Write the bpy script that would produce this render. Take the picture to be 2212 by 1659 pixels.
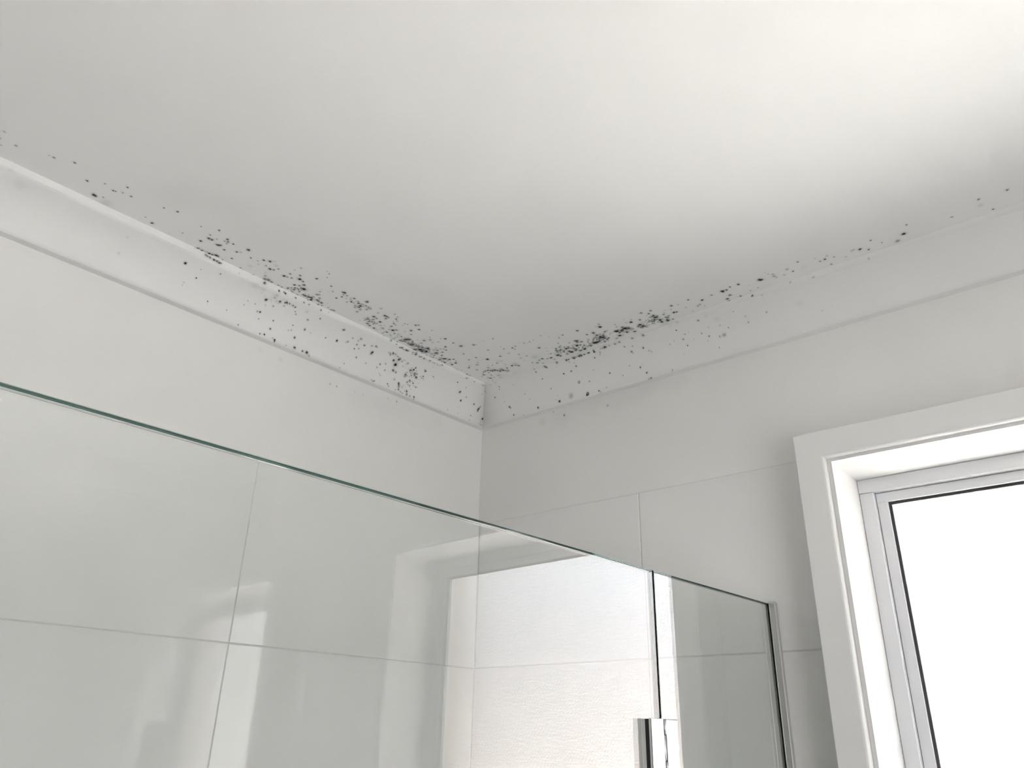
import bpy, bmesh, math, random
from mathutils import Vector, Matrix

# ------------------------------------------------------------------ scene, camera, light
for o in list(bpy.data.objects):
    bpy.data.objects.remove(o, do_unlink=True)
S = bpy.context.scene
COL = S.collection
Z0 = 2.10                       # height of the top of the wall tiles above the floor

cam = bpy.data.cameras.new('camera')
cam_o = bpy.data.objects.new('camera', cam)
COL.objects.link(cam_o)
S.camera = cam_o
cam.sensor_fit = 'HORIZONTAL'
cam.sensor_width = 36.0
cam.lens = 36.0 * 1671.37 / 2212.0
cam.shift_x = -29.06 / 2212.0
cam.shift_y = 13.98 / 2212.0
cam.clip_start = 0.02
_R = Vector((0.781044, 0.624301, 0.014741))
_U = Vector((0.247503, -0.331143, 0.910542))
_F = Vector((-0.573334, 0.707525, 0.413154))
cam_o.matrix_world = Matrix(((_R.x, _U.x, -_F.x, 1.13032), (_R.y, _U.y, -_F.y, -1.23798),
                             (_R.z, _U.z, -_F.z, -0.43315 + Z0), (0, 0, 0, 1)))

S.view_settings.view_transform = 'Standard'
S.view_settings.look = 'None'
S.view_settings.gamma = 1.0
S.view_settings.use_curve_mapping = False
S.view_settings.exposure = 1.28
S.cycles.max_bounces = 24
S.cycles.diffuse_bounces = 10
S.cycles.glossy_bounces = 8
S.cycles.transmission_bounces = 20
S.cycles.transparent_max_bounces = 40
S.cycles.sample_clamp_indirect = 50.0
S.cycles.use_denoising = True

# hazy bright sky: pale at the horizon, a little bluer higher up, alike all round
world = bpy.data.worlds.new('sky')
S.world = world
world.use_nodes = True
nt = world.node_tree
nt.nodes.clear()
wo = nt.nodes.new('ShaderNodeOutputWorld')
bg = nt.nodes.new('ShaderNodeBackground')
tc = nt.nodes.new('ShaderNodeTexCoord')
sp = nt.nodes.new('ShaderNodeSeparateXYZ')
rp = nt.nodes.new('ShaderNodeValToRGB')
rp.color_ramp.elements[0].position = 0.0
rp.color_ramp.elements[0].color = (1.0, 0.985, 0.96, 1)
rp.color_ramp.elements[1].position = 0.75
rp.color_ramp.elements[1].color = (0.62, 0.77, 1.0, 1)
_e = rp.color_ramp.elements.new(0.16)
_e.color = (0.78, 0.87, 1.0, 1)
nt.links.new(tc.outputs['Generated'], sp.inputs[0])
nt.links.new(sp.outputs['Z'], rp.inputs[0])
nt.links.new(rp.outputs[0], bg.inputs[0])
bg.inputs[1].default_value = 2.5
nt.links.new(bg.outputs[0], wo.inputs[0])

sun = bpy.data.lights.new('sun', 'SUN')
sun.energy = 70.0
sun.angle = math.radians(2.0)
sun.color = (1.0, 0.985, 0.955)
sun_o = bpy.data.objects.new('sun', sun)
COL.objects.link(sun_o)
sun_o.rotation_euler = (math.radians(48), 0, math.radians(-55))

# added fill lamp in an unseen doorway, brightening what the window leaves dark
fill_l = bpy.data.lights.new('fill_light', 'AREA')
fill_l.shape = 'RECTANGLE'
fill_l.size, fill_l.size_y = -0.80 - -2.4 - .02, 2.0
fill_l.energy = 13.5
fill_l.color = (1.0, 0.99, 0.975)
fill_lo = bpy.data.objects.new('fill_light', fill_l)
COL.objects.link(fill_lo)
fill_lo.location = (2.53, (-2.4 + -0.80) / 2, 1.04)
fill_lo.rotation_euler = (math.radians(90), 0, math.radians(90))

# ------------------------------------------------------------------ helpers
def tag(o, label=None, cat=None, group=None, kind=None):
    for k, v in (('label', label), ('category', cat), ('group', group), ('kind', kind)):
        if v:
            o[k] = v
    return o


def empty(name, loc):
    o = bpy.data.objects.new(name, None)
    COL.objects.link(o)
    o.location = loc
    o.empty_display_size = 0.05
    return o


def link(name, me, mat, parent=None):
    me.materials.append(mat) if mat and not me.materials else None
    o = bpy.data.objects.new(name, me)
    COL.objects.link(o)
    if parent is not None:
        o.parent = parent
        o.matrix_parent_inverse = parent_inv(parent)
    return o


def parent_inv(p):
    m = Matrix.Identity(4)
    q = p
    while q is not None:
        m = q.matrix_basis @ (m if q is p else m)
        q = q.parent
    return Matrix.Translation(-world_loc(p))


def world_loc(p):
    v = Vector((0, 0, 0))
    while p is not None:
        v += p.location
        if p.parent is not None:
            v += p.matrix_parent_inverse.translation
        p = p.parent
    return v


def mesh(name, verts, faces, mat, parent=None, smooth=False):
    me = bpy.data.meshes.new(name)
    me.from_pydata([tuple(v) for v in verts], [], faces)
    bm = bmesh.new()
    bm.from_mesh(me)
    bmesh.ops.recalc_face_normals(bm, faces=bm.faces)
    bm.to_mesh(me)
    bm.free()
    if smooth:
        for p in me.polygons:
            p.use_smooth = True
    return link(name, me, mat, parent)


class Geo:
    def __init__(self):
        self.bm = bmesh.new()

    def box(self, x0, x1, y0, y1, z0, z1, bevel=0.0, seg=1):
        r = bmesh.ops.create_cube(self.bm, size=1.0)
        for v in r['verts']:
            v.co = Vector((x0 + (v.co.x + .5) * (x1 - x0), y0 + (v.co.y + .5) * (y1 - y0), z0 + (v.co.z + .5) * (z1 - z0)))
        if bevel:
            es = list({e for v in r['verts'] for e in v.link_edges})
            bmesh.ops.bevel(self.bm, geom=es, offset=bevel, segments=seg, affect='EDGES', profile=0.5)
        return self

    def cyl(self, x, y, z0, z1, r, n=16):
        a = bmesh.ops.create_cone(self.bm, cap_ends=True, segments=n, radius1=r, radius2=r, depth=z1 - z0)
        for v in a['verts']:
            v.co += Vector((x, y, (z0 + z1) / 2))
        for f in self.bm.faces:
            if len(f.verts) == 4 and f in {g for v in a['verts'] for g in v.link_faces}:
                f.smooth = True
        return self

    def hexa(self, pts):            # eight corners: bottom four, top four
        vs = [self.bm.verts.new(p) for p in pts]
        for f in ((3, 2, 1, 0), (4, 5, 6, 7), (0, 1, 5, 4), (1, 2, 6, 5), (2, 3, 7, 6), (3, 0, 4, 7)):
            self.bm.faces.new([vs[i] for i in f])
        return self

    def obj(self, name, mat, parent=None, loc=None):
        bmesh.ops.recalc_face_normals(self.bm, faces=self.bm.faces)
        me = bpy.data.meshes.new(name)
        self.bm.to_mesh(me)
        self.bm.free()
        return link(name, me, mat, parent)


def sweep(name, prof, path, mat, parent=None, smooth_from=None, close_ends=True):
    """prof(i) -> closed list of points for station i."""
    rings = [prof(s) for s in path]
    n = len(rings[0])
    verts = [p for r in rings for p in r]
    faces = []
    for i in range(len(rings) - 1):
        for j in range(n):
            faces.append((i * n + j, i * n + (j + 1) % n, (i + 1) * n + (j + 1) % n, (i + 1) * n + j))
    if close_ends:
        faces.append(tuple(range(n - 1, -1, -1)))
        faces.append(tuple((len(rings) - 1) * n + j for j in range(n)))
    return mesh(name, verts, faces, mat, parent)


# ------------------------------------------------------------------ materials
def new_mat(name):
    m = bpy.data.materials.new(name)
    m.use_nodes = True
    t = m.node_tree
    b = t.nodes['Principled BSDF']
    return m, t, b


def noise_bump(t, b, scale, strength, dist=0.001, detail=3.0, coord='Object'):
    tc = t.nodes.new('ShaderNodeTexCoord')
    n = t.nodes.new('ShaderNodeTexNoise')
    n.inputs['Scale'].default_value = scale
    n.inputs['Detail'].default_value = detail
    bp = t.nodes.new('ShaderNodeBump')
    bp.inputs['Strength'].default_value = strength
    bp.inputs['Distance'].default_value = dist
    t.links.new(tc.outputs[coord], n.inputs['Vector'])
    t.links.new(n.outputs['Fac'], bp.inputs['Height'])
    t.links.new(bp.outputs['Normal'], b.inputs['Normal'])
    return n


def paint(name, col, rough=0.5, spec=0.4, bump=0.15, vary=0.015, scale=3.0):
    m, t, b = new_mat(name)
    b.inputs['Roughness'].default_value = rough
    b.inputs['Specular IOR Level'].default_value = spec
    noise_bump(t, b, 160.0, bump, 0.0006)
    tc = t.nodes.new('ShaderNodeTexCoord')
    n = t.nodes.new('ShaderNodeTexNoise')
    n.inputs['Scale'].default_value = scale
    n.inputs['Detail'].default_value = 4
    r = t.nodes.new('ShaderNodeValToRGB')
    r.color_ramp.elements[0].position = 0.3
    r.color_ramp.elements[1].position = 0.7
    r.color_ramp.elements[0].color = tuple(c * (1 - vary) for c in col) + (1,)
    r.color_ramp.elements[1].color = tuple(min(1, c * (1 + vary)) for c in col) + (1,)
    t.links.new(tc.outputs['Object'], n.inputs['Vector'])
    t.links.new(n.outputs['Fac'], r.inputs[0])
    t.links.new(r.outputs[0], b.inputs['Base Color'])
    return m


def metal(name, col, rough, metallic=1.0):
    m, t, b = new_mat(name)
    b.inputs['Base Color'].default_value = (*col, 1)
    b.inputs['Metallic'].default_value = metallic
    b.inputs['Roughness'].default_value = rough
    noise_bump(t, b, 400.0, 0.03, 0.0003)
    return m


M_CEIL = paint('ceiling_paint', (.86, .86, .852), .6, .25)
M_WALL = paint('wall_paint', (.82, .818, .80), .45, .4)
M_CORN = paint('cornice_paint', (.82, .82, .81), .5, .35, .08)
M_TRIM = paint('trim_gloss_paint', (.82, .818, .805), .3, .5, .03, .006)
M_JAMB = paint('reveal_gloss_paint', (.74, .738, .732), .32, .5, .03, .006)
M_GROUT = paint('grout', (.70, .69, .66), .8, .2, .4, .05, 60)
M_FLOOR = paint('floor_tile', (.26, .255, .25), .4, .4, .1, .05)
M_ALU = metal('powdercoated_aluminium', (.70, .71, .73), .38, 0.1)
M_CHROME = metal('polished_chrome', (.88, .88, .88), .10)
M_BRUSH = metal('satin_aluminium', (.70, .70, .69), .35)
M_PIN = metal('dull_steel', (.50, .50, .50), .30)
M_RUB = paint('black_rubber', (.02, .02, .022), .5, .4, .1, .1)


def tile_mat():
    m, t, b = new_mat('white_gloss_tile')
    b.inputs['Base Color'].default_value = (.83, .83, .815, 1)
    b.inputs['Roughness'].default_value = .045
    b.inputs['Specular IOR Level'].default_value = .75
    noise_bump(t, b, 4.0, 0.02, 0.004, 1.0)
    return m


M_TILE = tile_mat()


def shower_glass(name='clear_green_edged_glass', dens=3.0, tint=(.20, .85, .70, 1)):
    m = bpy.data.materials.new(name)
    m.use_nodes = True
    t = m.node_tree
    t.nodes.clear()
    o = t.nodes.new('ShaderNodeOutputMaterial')
    g = t.nodes.new('ShaderNodeBsdfGlass')
    g.inputs['Roughness'].default_value = 0.0
    g.inputs['IOR'].default_value = 1.52
    v = t.nodes.new('ShaderNodeVolumeAbsorption')
    v.inputs['Color'].default_value = tint
    v.inputs['Density'].default_value = dens
    t.links.new(g.outputs[0], o.inputs['Surface'])
    t.links.new(v.outputs[0], o.inputs['Volume'])
    return m


def frosted_glass():
    m, t, b = new_mat('obscure_glass')
    b.inputs['Base Color'].default_value = (1, 1, 1, 1)
    b.inputs['Transmission Weight'].default_value = 1.0
    b.inputs['Roughness'].default_value = 0.35
    b.inputs['IOR'].default_value = 1.45
    tc = t.nodes.new('ShaderNodeTexCoord')
    n = t.nodes.new('ShaderNodeTexNoise')
    n.inputs['Scale'].default_value = 250.0
    n.inputs['Detail'].default_value = 2.0
    bp = t.nodes.new('ShaderNodeBump')
    bp.inputs['Strength'].default_value = 0.9
    bp.inputs['Distance'].default_value = 0.004
    t.links.new(tc.outputs['Object'], n.inputs['Vector'])
    t.links.new(n.outputs['Fac'], bp.inputs['Height'])
    t.links.new(bp.outputs['Normal'], b.inputs['Normal'])
    return m


M_GLASS = shower_glass()
M_EDGE = shower_glass('dark_green_glass_edge', 240.0, (.20, .47, .41, 1))
M_FROST = frosted_glass()


def seal_mat():
    m, t, b = new_mat('clear_vinyl_seal')
    b.inputs['Base Color'].default_value = (.85, .88, .87, 1)
    b.inputs['Roughness'].default_value = .25
    b.inputs['Transmission Weight'].default_value = .35
    return m


M_SEAL = seal_mat()


def mould_mat():
    """dark fungus film: opaque at a colony's heart, breaking up towards its rim"""
    m, t, b = new_mat('black_mould')
    b.inputs['Roughness'].default_value = .9
    b.inputs['Specular IOR Level'].default_value = .1
    a = t.nodes.new('ShaderNodeAttribute')
    a.attribute_name = 'growth'
    s = t.nodes.new('ShaderNodeSeparateColor')
    t.links.new(a.outputs['Color'], s.inputs[0])
    tc = t.nodes.new('ShaderNodeTexCoord')
    n = t.nodes.new('ShaderNodeTexNoise')
    n.inputs['Scale'].default_value = 550.0
    n.inputs['Detail'].default_value = 2.0
    t.links.new(tc.outputs['Object'], n.inputs['Vector'])
    # edge = heart - 0.75 * noise
    k = t.nodes.new('ShaderNodeMath')
    k.operation = 'MULTIPLY_ADD'
    k.inputs[1].default_value = -0.9
    t.links.new(n.outputs['Fac'], k.inputs[0])
    t.links.new(s.outputs[0], k.inputs[2])
    mr = t.nodes.new('ShaderNodeMapRange')
    mr.interpolation_type = 'SMOOTHSTEP'
    mr.inputs['From Min'].default_value = -0.42
    mr.inputs['From Max'].default_value = 0.42
    t.links.new(k.outputs[0], mr.inputs['Value'])
    mu = t.nodes.new('ShaderNodeMath')
    mu.operation = 'MULTIPLY'
    mu.use_clamp = True
    t.links.new(mr.outputs[0], mu.inputs[0])
    t.links.new(s.outputs[1], mu.inputs[1])
    # fade right at the rim
    rim = t.nodes.new('ShaderNodeMapRange')
    rim.inputs['From Max'].default_value = 0.25
    t.links.new(s.outputs[0], rim.inputs['Value'])
    mu2 = t.nodes.new('ShaderNodeMath')
    mu2.operation = 'MULTIPLY'
    t.links.new(mu.outputs[0], mu2.inputs[0])
    t.links.new(rim.outputs[0], mu2.inputs[1])
    # soft film (halo, smudge): a plain feathered fade
    sq = t.nodes.new('ShaderNodeMath')
    sq.operation = 'MULTIPLY'
    t.links.new(s.outputs[0], sq.inputs[0])
    t.links.new(s.outputs[1], sq.inputs[1])
    mx = t.nodes.new('ShaderNodeMix')
    mx.data_type = 'FLOAT'
    t.links.new(s.outputs[2], mx.inputs[0])
    t.links.new(mu2.outputs[0], mx.inputs[2])
    t.links.new(sq.outputs[0], mx.inputs[3])
    b.inputs['Base Color'].default_value = (.020, .020, .018, 1)
    t.links.new(mx.outputs[0], b.inputs['Alpha'])
    return m


M_MOULD = mould_mat()


def brick_mat():
    m, t, b = new_mat('cream_brick')
    b.inputs['Roughness'].default_value = .85
    oi = t.nodes.new('ShaderNodeObjectInfo')
    r = t.nodes.new('ShaderNodeValToRGB')
    r.color_ramp.elements[0].color = (.25, .195, .145, 1)
    r.color_ramp.elements[1].color = (.34, .28, .22, 1)
    t.links.new(oi.outputs['Random'], r.inputs[0])
    t.links.new(r.outputs[0], b.inputs['Base Color'])
    noise_bump(t, b, 90, .5, .003)
    return m


M_BRICK = brick_mat()
M_MORTAR = paint('mortar', (.50, .46, .41), .9, .1, .5, .06, 40)


M_PEACH = paint('terracotta_render', (.16, .112, .092), .85, .1, .4, .05, 4)
M_GROUND = paint('pale_concrete', (.62, .60, .565), .9, .1, .4, .08, 2)
M_FRONT = paint('dark_unseen_wall', (.13, .12, .11), .5, .3, .1, .12, 2)  # unseen wall kept dark to cut the light bounced onto the back wall
M_DOOR = paint('door_paint', (.80, .80, .78), .35, .5, .03, .01)

# ------------------------------------------------------------------ room dimensions
XR, YF = 2.45, -2.75            # right wall, front wall (behind the camera)
ZC, ZH, CW = 0.22807 + Z0, 0.29871 + Z0, 0.07067     # cornice foot, ceiling, cornice projection
XJ0, XJ1 = 0.78576, 1.54232     # clear width between the window jambs
ZJ1, ZJ0 = -0.03091 + Z0, -1.02 + Z0
D1, D2 = 0.06464, 0.07485       # frame and sash set back from the wall face
YT = -.06538                    # front of the deep timber surround
THW = math.atan(0.04801)        # the left wall is a little out of square
TW = .105                       # wall thickness

# walls
def turn(o):
    o.rotation_euler = (0, 0, -THW)
    return o


w_left = turn(Geo().box(-.12, 0, YF - .12, 0, 0, ZH).obj('wall_left', M_WALL))
w_left['kind'] = 'structure'
J = .016
w_back = (Geo().box(-.13, XJ0 - J, 0, TW, 0, ZH).box(XJ1 + J, XR + .12, 0, TW, 0, ZH)
          .box(XJ0 - J, XJ1 + J, 0, TW, ZJ1 + J, ZH).box(XJ0 - J, XJ1 + J, 0, TW, 0, ZJ0 - J)).obj('wall_back', M_WALL)
w_back['kind'] = 'structure'
DX0, DX1, DZ = -2.4, -0.80, 2.04    # unseen opening in the right wall, sized for the fill lamp
w_right = (Geo().box(XR, XR + .12, YF - .12, DX0, 0, ZH).box(XR, XR + .12, DX1, 0, 0, ZH)
           .box(XR, XR + .12, DX0, DX1, DZ, ZH)).obj('wall_right', M_WALL)
w_right['kind'] = 'structure'
w_front = Geo().box(-.13, XR, YF - .12, YF, 0, ZH).obj('wall_front', M_FRONT)
w_front['kind'] = 'structure'
fl = Geo().box(-.4, XR + .12, YF - .12, TW, -.1, 0).obj('floor', M_FLOOR)
fl['kind'] = 'structure'
ce = Geo().box(-.4, XR + .12, YF - .12, TW, ZH, ZH + .1).obj('ceiling', M_CEIL)
ce['kind'] = 'structure'
tag(w_left, 'white painted wall above gloss tiles behind the glass screen')
tag(w_back, 'white painted wall with gloss tiles and the frosted window')
tag(ce, 'flat white painted ceiling speckled with mould along two edges')


# ------------------------------------------------------------------ cornices
def interp(t, s):
    if s <= t[0][0]:
        return t[0][1]
    for (a, b), (c, d) in zip(t, t[1:]):
        if s <= c:
            return b + (d - b) * (s - a) / (c - a)
    return t[-1][1]


HL = [(0, .003), (.15, .006), (.338, .005), (.628, .0112), (3, .0112)]
HR = [(0, .003), (.2, .006), (.4, .0075), (.553, .006), (.738, .0108), (3, .0108)]
NCOVE = 14


def cove(hs, t, sag=.011):
    p0 = Vector((.013, ZC - .007))
    p1 = Vector((CW, ZH - hs))
    c = p1 - p0
    L = c.length
    nn = Vector((-c.y, c.x)) / L
    R = (L * L / 4 + sag * sag) / (2 * sag)
    a = (t - .5) * L
    return p0 + c * t + nn * (math.sqrt(R * R - a * a) - (R - sag))


def cornice_ring(hs):
    pts = [Vector((0, ZC - .007))]
    pts += [cove(hs, i / NCOVE) for i in range(NCOVE + 1)]
    pts += [Vector((CW, ZH)), Vector((0, ZH))]
    return pts


def left_ring(s):       # along the left wall (its own turned frame), mitred into the back wall's cornice
    sn, cs = math.sin(THW), math.cos(THW)
    return [Vector((q.x, -s if s > 0 else (-q.x + sn * q.x) / cs, q.y)) for q in cornice_ring(interp(HL, s))]


def back_ring(s):
    sn, cs = math.sin(THW), math.cos(THW)
    return [Vector(((s if 0 < s < XR - .01 else (cs * q.x + sn * (-q.x + sn * q.x) / cs if s <= 0 else XR - q.x)), -q.x, q.y)) for q in cornice_ring(interp(HR, s))]


st = [0, .08, .15, .25, .354, .45, .55, .655, 1.0, 1.5, 2.0, 2.5, 2.70]
c1 = turn(sweep('trim_1', left_ring, st, M_CORN))
st = [0, .08, .2, .3, .4, .5, .573, .66, .766, 1.1, 1.5, 2.0, XR]
c2 = sweep('trim_2', back_ring, st, M_CORN)
c3 = sweep('trim_3', lambda s: [Vector((XR - q.x, -(q.x if s <= 0 else -YF - q.x), q.y)) for q in cornice_ring(.011)], [0, 1], M_CORN)
c4 = sweep('trim_4', lambda s: [Vector(((-.06 if s <= 0 else XR - q.x), YF + q.x, q.y)) for q in cornice_ring(.011)], [0, 1], M_CORN)
for c, l in ((c1, 'white plaster cornice with a pale lip above the left wall'), (c2, 'white plaster cornice above the window wall'),
             (c3, 'white plaster cornice above the door wall'), (c4, 'white plaster cornice above the front wall')):
    tag(c, l, kind='structure')
    for p in c.data.polygons:
        p.use_smooth = False
for c in (c1, c2, c3, c4):       # smooth only the concave face
    for p in c.data.polygons:
        idx = [v % (NCOVE + 4) for v in p.vertices]
        if len(idx) == 4 and all(1 <= i <= NCOVE + 1 for i in idx):
            p.use_smooth = True

# ------------------------------------------------------------------ wall tiles
random.seed(11)
PROUD = .0015
TH = .0045


def tile_left(y0, y1, z0, z1, tilt=(0, 0)):
    cy, cz = (y0 + y1) / 2, (z0 + z1) / 2
    g = Geo().box(-TH, TH * .0 + PROUD, y0 - cy + .0008, y1 - cy - .0008, z0 - cz + .0008, z1 - cz - .0008, .0009, 2)
    o = g.obj('tile', M_TILE)
    o.location = (0, cy, cz)
    o.rotation_euler = (0, tilt[0], tilt[1])
    o.parent = w_left
    return o


def tile_back(x0, x1, z0, z1):
    cx, cz = (x0 + x1) / 2, (z0 + z1) / 2
    o = Geo().box(x0 - cx + .001, x1 - cx - .001, -PROUD, TH, z0 - cz + .001, z1 - cz - .001, .0011, 2).obj('tile', M_TILE)
    o.location = (cx, 0, cz)
    o.rotation_euler = (math.radians(random.uniform(-.06, .06)), 0, math.radians(random.uniform(-.06, .06)))
    o.parent = w_back
    return o


YE = [0, -.54235, -1.14235, -1.74235, -2.34235, YF]
rows = [(Z0 - .3 * (i + 1), Z0 - .3 * i) for i in range(7)]
for ri, (z0, z1) in enumerate(rows):
    for ci in range(len(YE) - 1):
        y1 = YE[ci] - (.001 if ci == 0 else 0)
        t = {}.get((ri, ci), (math.radians(random.uniform(-.08, .08)), math.radians(random.uniform(-.08, .08))))
        tile_left(YE[ci + 1], y1, z0, z1, t)
AX0, AX1 = .73362, XJ1 + (XJ0 - .73362)
SILL = ZJ0 - (XJ0 - .73362)
for z0, z1 in rows:
    for x0, x1 in ((.002, 0.40784), (0.40784, 1.00784), (1.00784, 1.60784), (1.60784, 2.20784), (2.20784, XR)):
        if z0 >= SILL - .02:
            for a, b in ((x0, min(x1, AX0)), (max(x0, AX1), x1)):
                if b - a > .03:
                    tile_back(a, b, z0, z1)
        elif z1 > SILL + .03:
            if x0 < AX0:
                tile_back(x0, min(x1, AX0), z0, z1)
            if x1 > AX1:
                tile_back(max(x0, AX1), x1, z0, z1)
            a, b = max(x0, AX0), min(x1, AX1)
            if b - a > .03:
                tile_back(a, b, z0, SILL)
        else:
            tile_back(x0, x1, z0, z1)
mesh('grout', [(.0004, YF + .001, .001), (.0004, -.001, .001), (.0004, -.001, Z0), (.0004, YF + .001, Z0)], [(0, 1, 2, 3)], M_GROUT, w_left)
gv, gf = [], []
for x0, x1, z0, z1 in ((.001, AX0, .001, Z0), (AX1, XR - .001, .001, Z0), (AX0, AX1, .001, SILL)):
    k = len(gv)
    gv += [(x0, -.0004, z0), (x1, -.0004, z0), (x1, -.0004, z1), (x0, -.0004, z1)]
    gf.append((k, k + 1, k + 2, k + 3))
mesh('grout', gv, gf, M_GROUT, w_back)

# ------------------------------------------------------------------ window
win = empty('window_1', ((XJ0 + XJ1) / 2, 0, (ZJ0 + ZJ1) / 2))
tag(win, 'white framed frosted glass window in a deep white reveal', kind='structure')


def frame4(name, x0, x1, z0, z1, fn, mat, parent, sides='lrtb', names=None):
    """mitred four sided surround; fn(side) is a profile of (inward offset, y) points going round"""
    cor = {'bl': (x0, z0), 'br': (x1, z0), 'tl': (x0, z1), 'tr': (x1, z1)}
    inn = {'bl': (1, 1), 'br': (-1, 1), 'tl': (1, -1), 'tr': (-1, -1)}
    ends = {'l': ('bl', 'tl'), 'r': ('br', 'tr'), 't': ('tl', 'tr'), 'b': ('bl', 'br')}
    out = []
    for s in sides:
        rings = []
        for e in ends[s]:
            rings.append([Vector((cor[e][0] + inn[e][0] * q[0], q[1], cor[e][1] + inn[e][1] * q[0])) for q in fn])
        n = len(fn)
        faces = [(j, (j + 1) % n, n + (j + 1) % n, n + j) for j in range(n)]
        faces += [tuple(range(n - 1, -1, -1)), tuple(range(n, 2 * n))]
        o = mesh((names or {}).get(s, name), rings[0] + rings[1], faces, mat, parent)
        out.append(o)
    return out


AW = .77577 + .0062 - AX0           # board face to the end of the bead
prof = [(0, -.0002), (0, YT + .0015), (.0015, YT)]
prof += [(AW - .0085, YT), (AW - .0062, YT + .0006), (AW - .0046, YT + .0022), (AW - .0034, YT + .0050), (AW - .0024, YT + .0100), (AW - .0022, YT + .0130)]
prof += [(AW - .004, -.0002)]
for o in frame4('architrave', AX0, AX1, SILL, .01935 + Z0, prof, M_TRIM, win):
    for p in o.data.polygons:
        p.use_smooth = False
# reveal lining
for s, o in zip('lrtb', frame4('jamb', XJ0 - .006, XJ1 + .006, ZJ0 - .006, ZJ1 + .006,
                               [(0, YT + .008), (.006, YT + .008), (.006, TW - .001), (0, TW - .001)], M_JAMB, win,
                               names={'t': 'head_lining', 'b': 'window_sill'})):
    pass
# aluminium outer frame: the head runs through, the stiles butt under it
FX0, FX1, FZ1, FZ0 = .80792, XJ1 - .0222, -.05377 + Z0, ZJ0 + .0255
fr = Geo().box(XJ0 + .0004, XJ1 - .0004, D1 - .0015, .104, FZ1, ZJ1 - .0004, .0008).obj('frame_head', M_ALU, win)
Geo().box(XJ0 + .0004, FX0, D1, .104, FZ0, FZ1 - .0003, .0008).obj('frame_stile', M_ALU, win)
Geo().box(FX1, XJ1 - .0004, D1, .104, FZ0, FZ1 - .0003, .0008).obj('frame_stile', M_ALU, win)
Geo().box(XJ0 + .0004, XJ1 - .0004, D1 - .0015, .104, ZJ0 + .0004, FZ0 - .0003, .0008).obj('frame_foot', M_ALU, win)
# sash with a small upstand round the glass
SX0, SX1, SZ1, SZ0 = .82519, XJ1 - .0395, -.0704 + Z0, FZ0 + .0175
Geo().box(FX0 + .0008, FX1 - .0008, D2, .098, SZ1, FZ1 - .0010, .0007).obj('sash_rail', M_ALU, win)
Geo().box(FX0 + .0008, FX1 - .0008, D2, .098, FZ0 + .0010, SZ0, .0007).obj('sash_rail', M_ALU, win)
Geo().box(FX0 + .0008, SX0, D2 + .0004, .098, SZ0, SZ1, .0007).obj('sash_stile', M_ALU, win)
Geo().box(SX1, FX1 - .0008, D2 + .0004, .098, SZ0, SZ1, .0007).obj('sash_stile', M_ALU, win)
for o in frame4('gasket', SX0, SX1, SZ0, SZ1, [(.0002, .0782), (.0040, .0812), (.0040, .0850), (.0002, .0850)], M_RUB, win):
    o['label'] = 'black rubber glazing gasket'
pane = Geo().box(SX0 + .001, SX1 - .001, .0855, .0905, SZ0 + .001, SZ1 - .001).obj('pane', M_FROST, win)
pane['label'] = 'pebbled frosted glass pane'

# ------------------------------------------------------------------ shower screen
GA, GB, G0, GZ = .03453, .00766, .64036, -.22623 + Z0     # glass plane: x = G0 + GA*y, top edge = GZ + GB*y
scr = empty('shower_screen', (.6, -.9, 0))
tag(scr, 'frameless clear green-edged glass shower screen with a chrome hinge', 'shower screen')
GT = .008


def pane_panel(name, y0, y1, edge0=0.0, edge1=0.0):
    """a toughened pane; its ground edges are strips of their own, dark green along the glass"""
    ET = .0028

    def at(k, y, z):
        return Vector((G0 + GA * y - k, y, z))

    def slab(nm, ya, yb, za, zb, mat, parent, c=.0006):
        """za, zb: functions of y"""
        r = []
        for y in (ya, yb):
            lo, hi = za(y), zb(y)
            r.append([at(GT - c, y, lo), at(c, y, lo), at(0, y, lo + c), at(0, y, hi - c), at(c, y, hi), at(GT - c, y, hi), at(GT, y, hi - c), at(GT, y, lo + c)])
        n = 8
        f = [(j, (j + 1) % n, n + (j + 1) % n, n + j) for j in range(n)] + [tuple(range(n - 1, -1, -1)), tuple(range(n, 2 * n))]
        return mesh(nm, r[0] + r[1], f, mat, parent)

    top = lambda y: GZ + GB * y
    p = slab(name, y0 + edge0, y1 - edge1, lambda y: .012, lambda y: top(y) - ET, M_GLASS, scr, .0002)
    e = [slab('polished_edge', y0, y1, lambda y: top(y) - ET + .00005, top, M_EDGE, p)]
    if edge0:
        e.append(slab('polished_edge', y0, y0 + edge0 - .00005, lambda y: .012, lambda y: top(y) - ET, M_EDGE, p, .0003))
    if edge1:
        e.append(slab('polished_edge', y1 - edge1 + .00005, y1, lambda y: .012, lambda y: top(y) - ET, M_EDGE, p, .0003))
    for o in e:
        o['label'] = 'dark green polished glass edge'
    return p


YG = -.3515
pane_panel('door_panel', YF + .02, YG - .0016, 0, .0016)
pane_panel('fixed_panel', YG + .0016, -.0080, .0016, .0050)
# aluminium wall channel
cx = G0
HZ = GZ
ch = Geo().box(cx - GT - .0085, cx - GT - .0006, -.0125, -.0018, .004, HZ + .0012, .0012, 2).box(
    cx + .0004, cx + .0125, -.0125, -.0018, .004, HZ + .0018, .0030, 3).box(cx - GT - .004, cx + .006, -.0070, -.0020, .004, HZ + .0010)
ch.obj('wall_channel', M_BRUSH, scr)['label'] = 'grey aluminium wall channel'

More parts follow.
